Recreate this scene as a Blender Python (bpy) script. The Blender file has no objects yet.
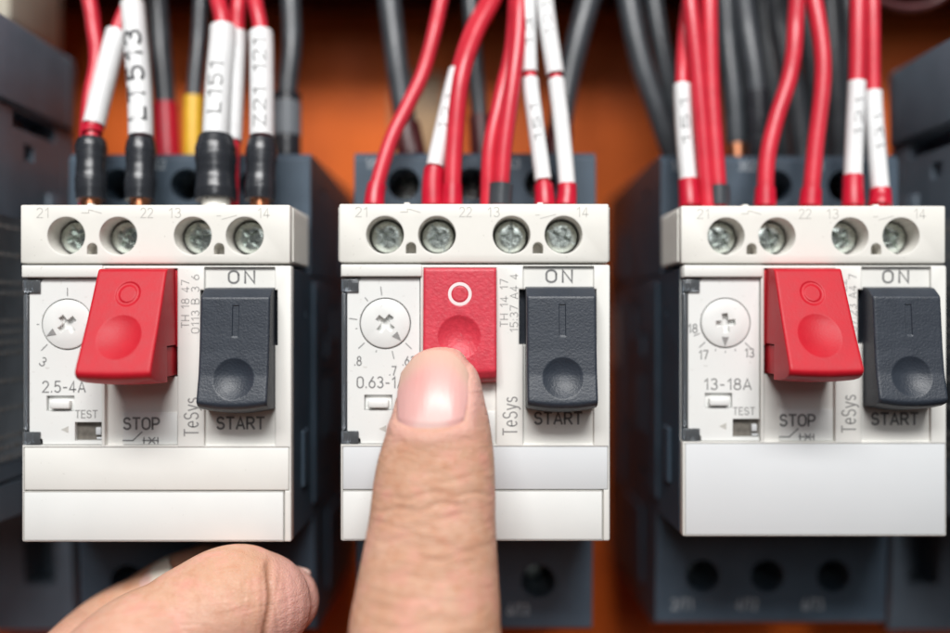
import bpy, bmesh, math, random
import numpy as np
from mathutils import Vector, Matrix
from mathutils.bvhtree import BVHTree

random.seed(7)
MM = 0.001
SC = bpy.context.scene
COL = SC.collection
CAM_D = 150.0                       # camera stands 150 mm in front of the breaker fronts
F = 903.0                           # focal length in photo pixels (950 px wide)

# ------------------------------------------------------------------ camera, light, exposure
cam = bpy.data.cameras.new("camera")
cam.sensor_width = 36.0
cam.lens = F / 950.0 * 36.0
cam.clip_start = 0.005
cam.clip_end = 20.0
cam.dof.use_dof = True
cam.dof.focus_distance = 0.1460
cam.dof.aperture_fstop = 4.0
camo = bpy.data.objects.new("camera", cam)
COL.objects.link(camo)
camo.location = (0, -CAM_D * MM, 0)
camo.rotation_euler = (math.radians(90), 0, 0)
SC.camera = camo

world = bpy.data.worlds.new("World")
SC.world = world
world.use_nodes = True
bg = world.node_tree.nodes["Background"]
bg.inputs[0].default_value = (0.86, 0.94, 1.0, 1)
bg.inputs[1].default_value = 0.13
# a room with a bright ceiling and a dim floor
_n, _l = world.node_tree.nodes, world.node_tree.links
_tc = _n.new('ShaderNodeTexCoord')
_sx = _n.new('ShaderNodeSeparateXYZ')
_mr = _n.new('ShaderNodeMapRange')
_mr.inputs['From Min'].default_value = -0.15
_mr.inputs['From Max'].default_value = 0.55
_mx = _n.new('ShaderNodeMix')
_mx.data_type = 'RGBA'
_mx.inputs['A'].default_value = (0.10, 0.11, 0.12, 1)
_mx.inputs['B'].default_value = (0.90, 0.96, 1.0, 1)
_l.new(_tc.outputs['Generated'], _sx.inputs['Vector'])
_l.new(_sx.outputs['Z'], _mr.inputs['Value'])
_l.new(_mr.outputs['Result'], _mx.inputs['Factor'])
_l.new(_mx.outputs['Result'], bg.inputs[0])


def area_light(name, loc, target, size, power, color, size_y=None):
    l = bpy.data.lights.new(name, 'AREA')
    l.shape = 'RECTANGLE'
    l.size = size
    l.size_y = size_y or size
    l.energy = power
    l.color = color
    o = bpy.data.objects.new(name, l)
    COL.objects.link(o)
    o.location = loc
    d = Vector(target) - Vector(loc)
    o.rotation_euler = d.to_track_quat('-Z', 'Y').to_euler()
    return o


area_light("ceiling_lamp", (-0.05, -0.86, 0.88), (0, 0, 0), 0.95, 21.8, (1.0, 0.99, 0.975), 0.32)
area_light("fill_light", (0.15, -1.3, 0.72), (0, 0.02, 0), 0.42, 5.0, (0.96, 0.98, 1.0), 0.85)  # added fill lamp, high in front, softening the main lamp's shadows

SC.view_settings.view_transform = 'Standard'
SC.view_settings.look = 'None'
SC.view_settings.exposure = 0.0
SC.view_settings.gamma = 1.0
SC.cycles.max_bounces = 8
SC.cycles.transparent_max_bounces = 8
SC.cycles.caustics_reflective = False
SC.cycles.caustics_refractive = False


# ------------------------------------------------------------------ coordinates
def W(px, py, y=0.0):
    """a pixel of the photograph at depth y (mm) -> a point in mm"""
    k = (CAM_D + y) / F
    return Vector(((px - 475.0) * k, y, (316.5 - py) * k))


K0 = CAM_D / F                      # mm per photo pixel at the breaker fronts


def LX(px):
    return (px - 475.5) * K0


def LZ(py, y=0.0):
    return (316.5 - py) * (CAM_D + y) / F


# ------------------------------------------------------------------ materials
def mat(name, color, rough=0.5, metal=0.0, var=0.06, var_scale=300.0, bump=0.0, bump_scale=4000.0,
        bevel=0.0, sss=0.0, spec=0.5, coat=0.0, trans=0.0, specks=0.0, stretch=None, rough_var=0.08):
    m = bpy.data.materials.new(name)
    m.use_nodes = True
    nt = m.node_tree
    N, L = nt.nodes, nt.links
    p = N["Principled BSDF"]
    p.inputs['Roughness'].default_value = rough
    p.inputs['Metallic'].default_value = metal
    p.inputs['Specular IOR Level'].default_value = spec
    p.inputs['Coat Weight'].default_value = coat
    p.inputs['Coat Roughness'].default_value = 0.2
    p.inputs['Transmission Weight'].default_value = trans
    tc = N.new('ShaderNodeTexCoord')
    src = tc.outputs['Object']
    if stretch:
        mp = N.new('ShaderNodeMapping')
        mp.inputs['Scale'].default_value = stretch
        L.new(src, mp.inputs['Vector'])
        src = mp.outputs['Vector']
    nz = N.new('ShaderNodeTexNoise')
    nz.inputs['Scale'].default_value = var_scale
    nz.inputs['Detail'].default_value = 5
    L.new(src, nz.inputs['Vector'])
    rp = N.new('ShaderNodeValToRGB')
    c = color
    rp.color_ramp.elements[0].position = 0.3
    rp.color_ramp.elements[1].position = 0.7
    rp.color_ramp.elements[0].color = (c[0] * (1 - var), c[1] * (1 - var), c[2] * (1 - var), 1)
    rp.color_ramp.elements[1].color = (min(1, c[0] * (1 + var)), min(1, c[1] * (1 + var)), min(1, c[2] * (1 + var)), 1)
    L.new(nz.outputs['Fac'], rp.inputs['Fac'])
    colout = rp.outputs['Color']
    if specks:
        v = N.new('ShaderNodeTexNoise')
        v.inputs['Scale'].default_value = 1600
        v.inputs['Detail'].default_value = 2
        L.new(tc.outputs['Object'], v.inputs['Vector'])
        mr = N.new('ShaderNodeMapRange')
        mr.inputs['From Min'].default_value = 0.70
        mr.inputs['From Max'].default_value = 0.76
        mr.inputs['To Max'].default_value = specks
        L.new(v.outputs['Fac'], mr.inputs['Value'])
        mx = N.new('ShaderNodeMix')
        mx.data_type = 'RGBA'
        L.new(mr.outputs['Result'], mx.inputs['Factor'])
        L.new(colout, mx.inputs['A'])
        g = (0.30, 0.27, 0.22) if sum(c) > 1.2 else (0.35, 0.34, 0.32)
        mx.inputs['B'].default_value = (*g, 1)
        colout = mx.outputs['Result']
    L.new(colout, p.inputs['Base Color'])
    if rough_var:
        mr2 = N.new('ShaderNodeMapRange')
        mr2.inputs['To Min'].default_value = max(0.02, rough - rough_var)
        mr2.inputs['To Max'].default_value = min(1, rough + rough_var)
        L.new(nz.outputs['Fac'], mr2.inputs['Value'])
        L.new(mr2.outputs['Result'], p.inputs['Roughness'])
    nrm = None
    if bevel:
        b = N.new('ShaderNodeBevel')
        b.samples = 4
        b.inputs['Radius'].default_value = bevel * MM
        nrm = b.outputs['Normal']
    if bump:
        n2 = N.new('ShaderNodeTexNoise')
        n2.inputs['Scale'].default_value = bump_scale
        n2.inputs['Detail'].default_value = 3
        L.new(src, n2.inputs['Vector'])
        bp = N.new('ShaderNodeBump')
        bp.inputs['Strength'].default_value = 1.0
        bp.inputs['Distance'].default_value = bump * MM
        L.new(n2.outputs['Fac'], bp.inputs['Height'])
        if nrm:
            L.new(nrm, bp.inputs['Normal'])
        nrm = bp.outputs['Normal']
    if nrm:
        L.new(nrm, p.inputs['Normal'])
    if sss:
        p.inputs['Subsurface Weight'].default_value = sss
        p.inputs['Subsurface Radius'].default_value = (1.0, 0.4, 0.25)
        p.inputs['Subsurface Scale'].default_value = 0.0012
    return m


M = {}
M['white'] = mat('white_plastic', (0.80, 0.79, 0.75), 0.42, var=0.02, var_scale=120, bump=0.006, bump_scale=2500, bevel=0.34, specks=0.35)
M['ivory'] = mat('ivory_plastic', (0.81, 0.79, 0.735), 0.45, var=0.025, var_scale=150, bump=0.008, bump_scale=2500, bevel=0.34, specks=0.45)
M['plate'] = mat('pale_grey_plate', (0.66, 0.675, 0.688), 0.6, spec=0.25, var=0.012, var_scale=80, bevel=0.12)
M['flap'] = mat('flap_plastic', (0.76, 0.765, 0.745), 0.45, var=0.02, var_scale=100, bevel=0.15, specks=0.2)
M['panel'] = mat('setting_panel_plastic', (0.78, 0.785, 0.765), 0.4, var=0.02, var_scale=120, bevel=0.12, specks=0.3)
M['dark'] = mat('slate_plastic', (0.140, 0.178, 0.222), 0.48, var=0.10, var_scale=150, bump=0.02, bump_scale=1800, bevel=0.25, specks=0.10)
M['darkgloss'] = mat('dark_side_plastic', (0.050, 0.076, 0.106), 0.5, var=0.15, var_scale=150, bump=0.02, bump_scale=1500, bevel=0.25, specks=0.25)
M['hollow'] = mat('hole_shade_black', (0.012, 0.012, 0.012), 0.6)
M['black'] = mat('start_plastic', (0.027, 0.034, 0.047), 0.46, var=0.08, var_scale=500, bump=0.055, bump_scale=2600, specks=0.0)
M['red'] = mat('stop_plastic', (0.50, 0.009, 0.021), 0.48, spec=0.3, var=0.05, var_scale=600, bump=0.018, bump_scale=3000, sss=0.0)
M['redpale'] = mat('sheen_stop_plastic', (0.57, 0.036, 0.06), 0.42, spec=0.4, var=0.10, var_scale=1100, bump=0.07, bump_scale=1900, specks=0.2)  # paler red with the button's sheen painted in, plus grain and specks
M['screw'] = mat('zinc_screw', (0.70, 0.76, 0.71), 0.27, metal=1.0, var=0.22, var_scale=700, bump=0.05, bump_scale=1200, bevel=0.1)
M['softink'] = mat('soft_grey_ink', (0.27, 0.265, 0.26), 0.6, var=0.12, var_scale=2500)
M['ink'] = mat('grey_ink', (0.17, 0.17, 0.17), 0.6, var=0.12, var_scale=2500)
M['faintink'] = mat('faint_ink', (0.50, 0.485, 0.45), 0.6, var=0.12, var_scale=2500)
M['blackink'] = mat('black_ink', (0.03, 0.03, 0.035), 0.5)
M['paleink'] = mat('pale_ink', (0.38, 0.42, 0.45), 0.6)
M['ringwhite'] = mat('white_paint', (0.80, 0.66, 0.66), 0.5)
M['clear'] = mat('clear_plastic', (0.75, 0.80, 0.85), 0.12, trans=0.90, var=0.0, rough_var=0)
M['recess'] = mat('test_recess', (0.16, 0.145, 0.125), 0.5, var=0.3, var_scale=900)
M['orange'] = mat('orange_paint', (0.87, 0.135, 0.004), 0.6, var=0.32, var_scale=22, bump=0.03, bump_scale=600)
M['shade_box'] = mat('maroon_shade_box', (0.032, 0.004, 0.0025), 0.85, var=0.25, var_scale=30, spec=0.15)
M['steel'] = mat('rail_steel', (0.62, 0.63, 0.63), 0.35, metal=1.0, var=0.1, stretch=(0.1, 1, 1), var_scale=400)
M['wire_red'] = mat('red_insulation', (0.60, 0.024, 0.046), 0.34, var=0.10, var_scale=220, bump=0.02, bump_scale=700)
M['boot_red'] = mat('red_boot', (0.52, 0.008, 0.030), 0.36, var=0.12, var_scale=300)
M['sleeve'] = mat('white_sleeve', (0.80, 0.80, 0.80), 0.4, var=0.03, var_scale=300, bump=0.02, bump_scale=600)
M['wire_black'] = mat('black_insulation', (0.048, 0.055, 0.063), 0.33, var=0.2, var_scale=200, bump=0.02, bump_scale=600)
M['boot_black'] = mat('black_boot', (0.022, 0.024, 0.029), 0.26, var=0.2, var_scale=300, bump=0.12, bump_scale=500, stretch=(0.4, 0.4, 1))
M['boot_maroon'] = mat('maroon_boot', (0.075, 0.014, 0.016), 0.4, var=0.2)
M['yellow'] = mat('yellow_boot', (0.75, 0.44, 0.03), 0.4, var=0.1)
M['copper'] = mat('copper_strand', (0.72, 0.30, 0.16), 0.30, metal=1.0, var=0.2, var_scale=1500, stretch=(1, 1, 0.1), bump=0.08, bump_scale=1500)
M['beige'] = mat('beige_plastic', (0.55, 0.50, 0.40), 0.5, var=0.06)
M['sticker'] = mat('grey_sticker', (0.17, 0.19, 0.21), 0.45, var=0.12, var_scale=200)
M['silver'] = mat('silver_patch', (0.42, 0.43, 0.43), 0.4, var=0.2, var_scale=120)
M['reflectbeige'] = mat('beige_reflection', (0.48, 0.30, 0.16), 0.5, var=0.3, var_scale=120)


# ------------------------------------------------------------------ mesh helpers (all in mm)
class MB:
    def __init__(s):
        s.bm = bmesh.new()

    def box(s, x0, x1, y0, y1, z0, z1, r=0.0, seg=2):
        b = bmesh.new()
        bmesh.ops.create_cube(b, size=1.0)
        for v in b.verts:
            v.co = Vector(((x0 + x1) / 2 + v.co.x * (x1 - x0), (y0 + y1) / 2 + v.co.y * (y1 - y0), (z0 + z1) / 2 + v.co.z * (z1 - z0)))
        if r:
            bmesh.ops.bevel(b, geom=b.edges[:], offset=r, segments=seg, profile=0.5, affect='EDGES')
        s.add(b)
        return s

    def add(s, b, mtx=None):
        if mtx is not None:
            bmesh.ops.transform(b, matrix=mtx, verts=b.verts)
        me = bpy.data.meshes.new('tmp')
        b.to_mesh(me)
        b.free()
        s.bm.from_mesh(me)
        bpy.data.meshes.remove(me)
        return s

    def raw(s, verts, faces):
        me = bpy.data.meshes.new('tmp')
        me.from_pydata([tuple(v) for v in verts], [], faces)
        s.bm.from_mesh(me)
        bpy.data.meshes.remove(me)
        return s

    def cyl(s, cx, cz, r, y0, y1, seg=40, r2=None, edge=0.0):
        """cylinder along the depth axis"""
        r2 = r if r2 is None else r2
        rings = [(y0, r), (y1, r2)]
        if edge:
            rings = [(y0, r - edge), (y0 + edge * .3, r - edge * .3), (y0 + edge, r), (y1, r2)]
        V, Fc = [], []
        for (y, rr) in rings:
            for i in range(seg):
                a = 2 * math.pi * i / seg
                V.append((cx + rr * math.cos(a), y, cz + rr * math.sin(a)))
        for k in range(len(rings) - 1):
            for i in range(seg):
                j = (i + 1) % seg
                Fc.append((k * seg + i, k * seg + j, (k + 1) * seg + j, (k + 1) * seg + i))
        Fc.append(tuple(reversed(range(seg))))
        n = (len(rings) - 1) * seg
        Fc.append(tuple(range(n, n + seg)))
        return s.raw(V, Fc)

    def prism_xz(s, poly, y0, y1):
        n = len(poly)
        V = [(p[0], y0, p[1]) for p in poly] + [(p[0], y1, p[1]) for p in poly]
        Fc = [tuple(range(n)), tuple(reversed(range(n, 2 * n)))]
        for i in range(n):
            j = (i + 1) % n
            Fc.append((j, i, n + i, n + j))
        return s.raw(V, Fc)

    def prism_yz(s, poly, x0, x1):
        n = len(poly)
        V = [(x0, p[0], p[1]) for p in poly] + [(x1, p[0], p[1]) for p in poly]
        Fc = [tuple(range(n)), tuple(reversed(range(n, 2 * n)))]
        for i in range(n):
            j = (i + 1) % n
            Fc.append((j, i, n + i, n + j))
        return s.raw(V, Fc)

    def stroke(s, pts, w, y, t=0.03):
        """flat printed line through xz points"""
        for a, b in zip(pts[:-1], pts[1:]):
            d = Vector((b[0] - a[0], b[1] - a[1]))
            if d.length < 1e-6:
                continue
            d.normalize()
            n = Vector((-d.y, d.x)) * w / 2
            e = d * w * 0.35
            s.prism_xz([(a[0] - e.x + n.x, a[1] - e.y + n.y), (a[0] - e.x - n.x, a[1] - e.y - n.y),
                        (b[0] + e.x - n.x, b[1] + e.y - n.y), (b[0] + e.x + n.x, b[1] + e.y + n.y)], y - t, y)
        return s

    def mesh(s, name, m, smooth=35):
        bmesh.ops.recalc_face_normals(s.bm, faces=s.bm.faces)
        me = bpy.data.meshes.new(name)
        bmesh.ops.transform(s.bm, matrix=Matrix.Scale(MM, 4), verts=s.bm.verts)
        s.bm.to_mesh(me)
        s.bm.free()
        finish(me, m, smooth)
        return me

    def build(s, name, m, parent=None, smooth=35):
        return link(name, s.mesh(name, m, smooth), parent)


def finish(me, m, smooth=35):
    me.materials.clear()
    me.materials.append(m)
    if smooth:
        me.polygons.foreach_set('use_smooth', [True] * len(me.polygons))
        me.set_sharp_from_angle(angle=math.radians(smooth))
    me.update()


def link(name, me, parent=None):
    o = bpy.data.objects.new(name, me)
    COL.objects.link(o)
    if parent is not None:
        o.parent = parent
    return o


def carve(base, cut, name, m, smooth=35):
    """base minus cut (both MB) -> mesh datablock"""
    def tmp(mb):
        bmesh.ops.recalc_face_normals(mb.bm, faces=mb.bm.faces)
        me = bpy.data.meshes.new('tmp')
        mb.bm.to_mesh(me)
        mb.bm.free()
        o = bpy.data.objects.new('tmp', me)
        COL.objects.link(o)
        return o
    a, b = tmp(base), tmp(cut)
    md = a.modifiers.new('b', 'BOOLEAN')
    md.operation = 'DIFFERENCE'
    md.solver = 'EXACT'
    md.use_self = True
    md.object = b
    dg = bpy.context.evaluated_depsgraph_get()
    dg.update()
    me = bpy.data.meshes.new_from_object(a.evaluated_get(dg))
    me.name = name
    me.transform(Matrix.Scale(MM, 4))
    for o in (a, b):
        d = o.data
        bpy.data.objects.remove(o)
        bpy.data.meshes.remove(d)
    finish(me, m, smooth)
    return me


CACHE = {}


def cached(key, fn):
    if key not in CACHE:
        CACHE[key] = fn()
    return CACHE[key]


def thing(name, label, cat, loc=(0, 0, 0), group=None):
    o = bpy.data.objects.new(name, None)
    o.empty_display_size = 0.005
    COL.objects.link(o)
    o.location = Vector(loc) * MM
    o['label'] = label
    o['category'] = cat
    if group:
        o['group'] = group
    return o


def tag(o, label, cat, group=None):
    o['label'] = label
    o['category'] = cat
    if group:
        o['group'] = group
    return o


def arc(cx, cy, rx, ry, a0, a1, n=10):
    return [(cx + rx * math.cos(math.radians(a0 + (a1 - a0) * i / n)), cy + ry * math.sin(math.radians(a0 + (a1 - a0) * i / n))) for i in range(n + 1)]


def ring_o(w):
    r = w / 2
    return arc(r, 1 - r, r, r, 0, 180) + arc(r, r, r, r, 180, 360) + [(w, 1 - r)]


# plain engineering lettering drawn as pen strokes: glyph -> (advance width, polylines), cap height 1
GLYPH = {
    '0': (.58, [ring_o(.58)]), 'O': (.66, [ring_o(.66)]),
    '1': (.36, [[(.06, .76), (.30, 1), (.30, 0)]]),
    '2': (.56, [arc(.28, .72, .27, .28, 165, -35) + [(0, 0), (.57, 0)]]),
    '3': (.56, [arc(.27, .76, .24, .24, 150, -90), arc(.27, .27, .28, .26, 88, -150)]),
    '4': (.60, [[(.40, 0), (.40, 1), (0, .24), (.60, .24)]]),
    '5': (.56, [[(.52, 1), (.08, 1), (.05, .55)] + arc(.26, .31, .29, .31, 120, -145)]),
    '6': (.58, [arc(.29, .31, .29, .31, 150, 510) , [(.02, .42), (.40, 1)]]),
    '7': (.56, [[(0, 1), (.56, 1), (.20, 0)]]),
    '8': (.58, [arc(.29, .76, .23, .24, -90, 270, 18), arc(.29, .26, .29, .26, 90, 450, 18)]),
    'A': (.66, [[(0, 0), (.33, 1), (.66, 0)], [(.11, .30), (.55, .30)]]),
    'B': (.58, [[(0, .53), (0, 1), (.28, 1)] + arc(.30, .765, .22, .235, 90, -90) + [(0, .53), (0, 0), (.30, 0)] + arc(.30, .265, .27, .265, -90, 90) + [(.28, .53)]]),
    'E': (.50, [[(.50, 1), (0, 1), (0, 0), (.50, 0)], [(0, .52), (.42, .52)]]),
    'H': (.60, [[(0, 0), (0, 1)], [(.60, 0), (.60, 1)], [(0, .5), (.60, .5)]]),
    'L': (.48, [[(0, 1), (0, 0), (.48, 0)]]),
    'N': (.62, [[(0, 0), (0, 1), (.62, 0), (.62, 1)]]),
    'P': (.58, [[(0, 0), (0, 1), (.30, 1)] + arc(.30, .72, .28, .28, 90, -90) + [(0, .44)]]),
    'R': (.60, [[(0, 0), (0, 1), (.30, 1)] + arc(.30, .74, .27, .26, 90, -90) + [(0, .48)], [(.30, .47), (.60, 0)]]),
    'S': (.58, [arc(.29, .75, .26, .25, 25, 260) + arc(.29, .26, .29, .26, 85, -155)]),
    'T': (.60, [[(0, 1), (.60, 1)], [(.30, .99), (.30, 0)]]),
    'Z': (.58, [[(0, 1), (.58, 1), (0, 0), (.58, 0)]]),
    'e': (.52, [[(.02, .38), (.50, .38)] + arc(.26, .36, .25, .35, 5, 310, 14)]),
    'y': (.50, [[(0, .70), (.26, .02)], [(.52, .70), (.22, -.14), (.04, -.24)]]),
    's': (.44, [arc(.22, .53, .19, .17, 35, 260) + arc(.22, .18, .21, .18, 85, -150)]),
    '.': (.12, [[(.06, 0), (.06, .07)]]), '-': (.40, [[(.04, .42), (.36, .42)]]),
    ':': (.12, [[(.06, .08), (.06, .16)], [(.06, .56), (.06, .64)]]),
    '/': (.40, [[(0, -.05), (.40, 1.05)]]), ' ': (.34, []),
}


def text_mesh(body, width, height, gap=0.24, weight=0.13, ext=0.02):
    """flat lettering in the xz plane, centred; width None keeps the natural width; a bmesh in mm"""
    strokes, x = [], 0.0
    for ch in body:
        w, ls = GLYPH[ch]
        for l in ls:
            strokes.append([(x + p[0], p[1]) for p in l])
        x += w + gap
    x -= gap
    sz = height
    sx = (width - weight * height) / x if width else height
    b = bmesh.new()
    for si, st in enumerate(strokes):
        P = [Vector(((p[0] - x / 2) * sx, (p[1] - 0.5) * sz)) for p in st]
        Q = [P[0]]
        for p in P[1:]:
            if (p - Q[-1]).length > 1e-4:
                Q.append(p)
        n = len(Q)
        hw = weight * height / 2
        T = [(Q[i + 1] - Q[i]).normalized() for i in range(n - 1)]
        T = [T[0]] + T + [T[-1]]
        yo = -0.0015 * (si % 4)
        rows = []
        for i in range(n):
            t0, t1 = T[i], T[i + 1]
            n0 = Vector((-t0.y, t0.x))
            n1 = Vector((-t1.y, t1.x))
            m = n0 + n1
            if m.length < 0.3:
                m = n1
                k = 1
            else:
                m.normalize()
                k = min(1.9, 1 / max(0.3, m.dot(n1)))
            e = T[0] * -hw * 0.6 if i == 0 else (T[-1] * hw * 0.6 if i == n - 1 else Vector((0, 0)))
            a_, c_ = Q[i] + e + m * hw * k, Q[i] + e - m * hw * k
            rows.append([b.verts.new((a_.x, yo - ext, a_.y)), b.verts.new((c_.x, yo - ext, c_.y)), b.verts.new((c_.x, 0, c_.y)), b.verts.new((a_.x, 0, a_.y))])
        for r0, r1 in zip(rows[:-1], rows[1:]):
            for i in range(4):
                j = (i + 1) % 4
                b.faces.new((r0[i], r0[j], r1[j], r1[i]))
        b.faces.new(rows[0])
        b.faces.new(list(reversed(rows[-1])))
    return b


def lettering(body, cx, cz, y, width, height, m, parent, rot=0, gap=0.24, weight=0.13, name='lettering'):
    b = text_mesh(body, width, height, gap, weight)
    mb = MB()
    mb.add(b, Matrix.Translation((cx, y - 0.002, cz)) @ Matrix.Rotation(-rot, 4, 'Y'))
    return mb.build(name, m, parent, smooth=0)


# ------------------------------------------------------------------ tubes
def smooth_path(pts, step=0.6):
    P = [Vector(p) for p in pts]
    P = [P[0] * 2 - P[1]] + P + [P[-1] * 2 - P[-2]]
    out = []
    for i in range(1, len(P) - 2):
        a, b, c, d = P[i - 1], P[i], P[i + 1], P[i + 2]
        n = max(2, int((c - b).length / step))
        for k in range(n):
            t = k / n
            out.append(0.5 * ((2 * b) + (c - a) * t + (2 * a - 5 * b + 4 * c - d) * t * t + (3 * b - a - 3 * c + d) * t ** 3))
    out.append(P[-2])
    return out


def frames(path):
    T = []
    for i in range(len(path)):
        a, b = path[max(0, i - 1)], path[min(len(path) - 1, i + 1)]
        T.append((b - a).normalized())
    n = Vector((0, -1, 0))
    out = []
    for t in T:
        n = (n - t * n.dot(t)).normalized()
        out.append((t, n, t.cross(n)))
    return out


def tube(mb, path, radius, seg=20):
    """radius: number or function of 0..1 along the path"""
    fr = frames(path)
    V, Fc = [], []
    n = len(path)
    for i, (p, (t, a, b)) in enumerate(zip(path, fr)):
        r = radius(i / (n - 1)) if callable(radius) else radius
        for k in range(seg):
            an = 2 * math.pi * k / seg
            V.append(p + (a * math.cos(an) + b * math.sin(an)) * r)
    for i in range(n - 1):
        for k in range(seg):
            j = (k + 1) % seg
            Fc.append((i * seg + k, i * seg + j, (i + 1) * seg + j, (i + 1) * seg + k))
    Fc.append(tuple(reversed(range(seg))))
    Fc.append(tuple(range((n - 1) * seg, n * seg)))
    mb.raw(V, Fc)
    return mb


def py_of(p):
    return 316.5 - p.z * F / (CAM_D + p.y)


def part_path(path, py0, py1):
    """the stretch of a path between two picture heights (py0 upper)"""
    q = [p for p in path if py0 <= py_of(p) <= py1]
    return q


# ================================================================== SETTING
bp = MB().box(-420, 420, 88, 90, -300, 300).build('back_panel', M['orange'])
bp['kind'] = 'structure'
dt = MB().box(-420, 420, 60, 87.6, 80, 150, r=1.0).build('added_shade_box', M['shade_box'])  # added overhead box that shades the top of the back panel
dt['kind'] = 'structure'

# ================================================================== BREAKERS
GREYX0, GREYX1 = -22.4, 22.4
CZT, CZB = 8.6, -37.3


def body_mesh():
    prof = [(2.3, 8.2), (2.3, CZB + 0.3), (21.5, CZB - 0.2), (23.0, -59.5), (26, -61), (87.9, -61), (87.9, 29), (86.5, 30.4), (18.6, 30.4),
            (17.6, 29.2), (17.6, 8.2)]
    base = MB().prism_yz(prof, GREYX0, GREYX1)
    for sx in (-1, 1):
        x = sx * 22.42
        for (y0, y1, z0, z1) in ((19.5, 27, -35, 6.5), (62, 80, -40, 4), (58.5, 80, 9, 20), (36, 55, -56, -40), (9, 14, -30, -20)):
            base.box(x - 0.5, x + 0.5, y0, y1, z0, z1, r=0.25, seg=1)
    cut = MB()
    for x in (-13.2, -0.6, 12.2):
        cut.cyl(x, 24.6, 3.0, 16, 34)
        cut.cyl(x - 0.1, -50.5, 3.2, 19, 40)
    # side slots and steps
    for sx in (-1, 1):
        x = sx * 22.4
        a, b = (x - 0.5, x + 0.5)
        for (y0, z0, w, h) in ((30, 24, 3.5, 1.6), (37, 23, 2.0, 1.4), (42, -4.5, 5.5, 7.5), (33, -8, 4, 5), (50, -26, 6, 2), (28, -32, 10, 0.8), (12, 0, 0.8, 1.4)):
            cut.box(a, b, y0, y0 + w, z0, z0 + h)
        cut.box(a, b, 20, 80, 7.4, 7.9)
        cut.box(a, b, 56, 56.6, -60, 29)
        for k in range(5):
            cut.box(a, b, 30 + k * 3.2, 31.2 + k * 3.2, -24, -12)
    return carve(base, cut, 'body', M['darkgloss'])


def tier_screw_mesh():
    return MB().cyl(0, 0, 2.7, 0, 2, 28, edge=0.4).mesh('terminal_screw', M['screw'])


def screw_mesh():
    base = MB().cyl(0, 0, 2.75, 0, 2.0, 40, edge=0.45)
    cut = MB()
    cut.box(-1.65, 1.65, -0.3, 0.95, -0.42, 0.42).box(-0.42, 0.42, -0.3, 0.951, -1.65, 1.65)
    cut.cyl(0, 0, 0.8, -0.3, 1.2, 16)
    cut.box(-3, 3, -0.3, 0.28, -0.22, 0.22)
    me = carve(base, cut, 'terminal_screw', M['screw'], 30)
    me.transform(Matrix.Rotation(math.radians(20), 4, 'Y'))
    return me


HOLES = [LX(385.5), LX(437.5), LX(512), LX(564)]
HZ = LZ(235)


def aux_mesh():
    base = MB().box(-22.6, 22.25, 0, 15.6, 8.95, 18.7, r=0.3)
    for sx in (-22.6, 22.25):
        for k in range(10):
            y = 1.6 + k * 1.35
            d = 0.32
            base.box(sx - d, sx + d, y, y + 0.8, 9.3, 18.3)
    cut = MB()
    for x in HOLES:
        cut.cyl(x, HZ, 3.3, -1, 0.25, 48, r2=3.1)
        cut.cyl(x, HZ, 3.1, 0.2, 7.5, 48)
    for px in (411.5, 538.5):
        x, z = LX(px), LZ(249)
        cut.box(x - 0.85, x + 0.85, -1, 3.0, z - 0.75, z + 0.25)
        cut.cyl(x, z + 0.25, 0.85, -1, 3.001, 20)
    return carve(base, cut, 'auxiliary_block', M['ivory'])


def cover_mesh(plain):
    base = MB().box(-22.35, 22.45, 0, 2.2, CZB, CZT, r=0.35)
    cut = MB()
    cut.box(-23, LX(421), -1, 1.9, LZ(444.5), LZ(277))
    cut.box(LX(424), LX(497), -1, 0.8, LZ(444.6), LZ(267.5))
    cut.box(LX(425), LX(496), 0.5, 3, LZ(376), LZ(268.5))
    cut.box(LX(523.5), LX(594.5), -1, 0.55, LZ(444.7), LZ(266.2))
    cut.box(LX(519.5), LX(597), -1, 3, LZ(344.5), LZ(289))
    if plain:
        cut.box(-21.9, 22.2, -1, 0.22, CZB + 0.25, LZ(446.2))
    else:
        cut.box(-22.0, 22.1, -1, 0.35, LZ(489.8), LZ(446.3))
        cut.box(-22.0, LX(604), -1, 0.7, LZ(490.7), LZ(489.7))
        cut.box(LX(603), LX(604.2), -1, 0.6, CZB - 1, LZ(490.2))
        cut.box(-22.0, LX(602.8), -1, 0.2, CZB + 0.2, LZ(491.2))
    return carve(base, cut, 'front_cover', M['white'])


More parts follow.
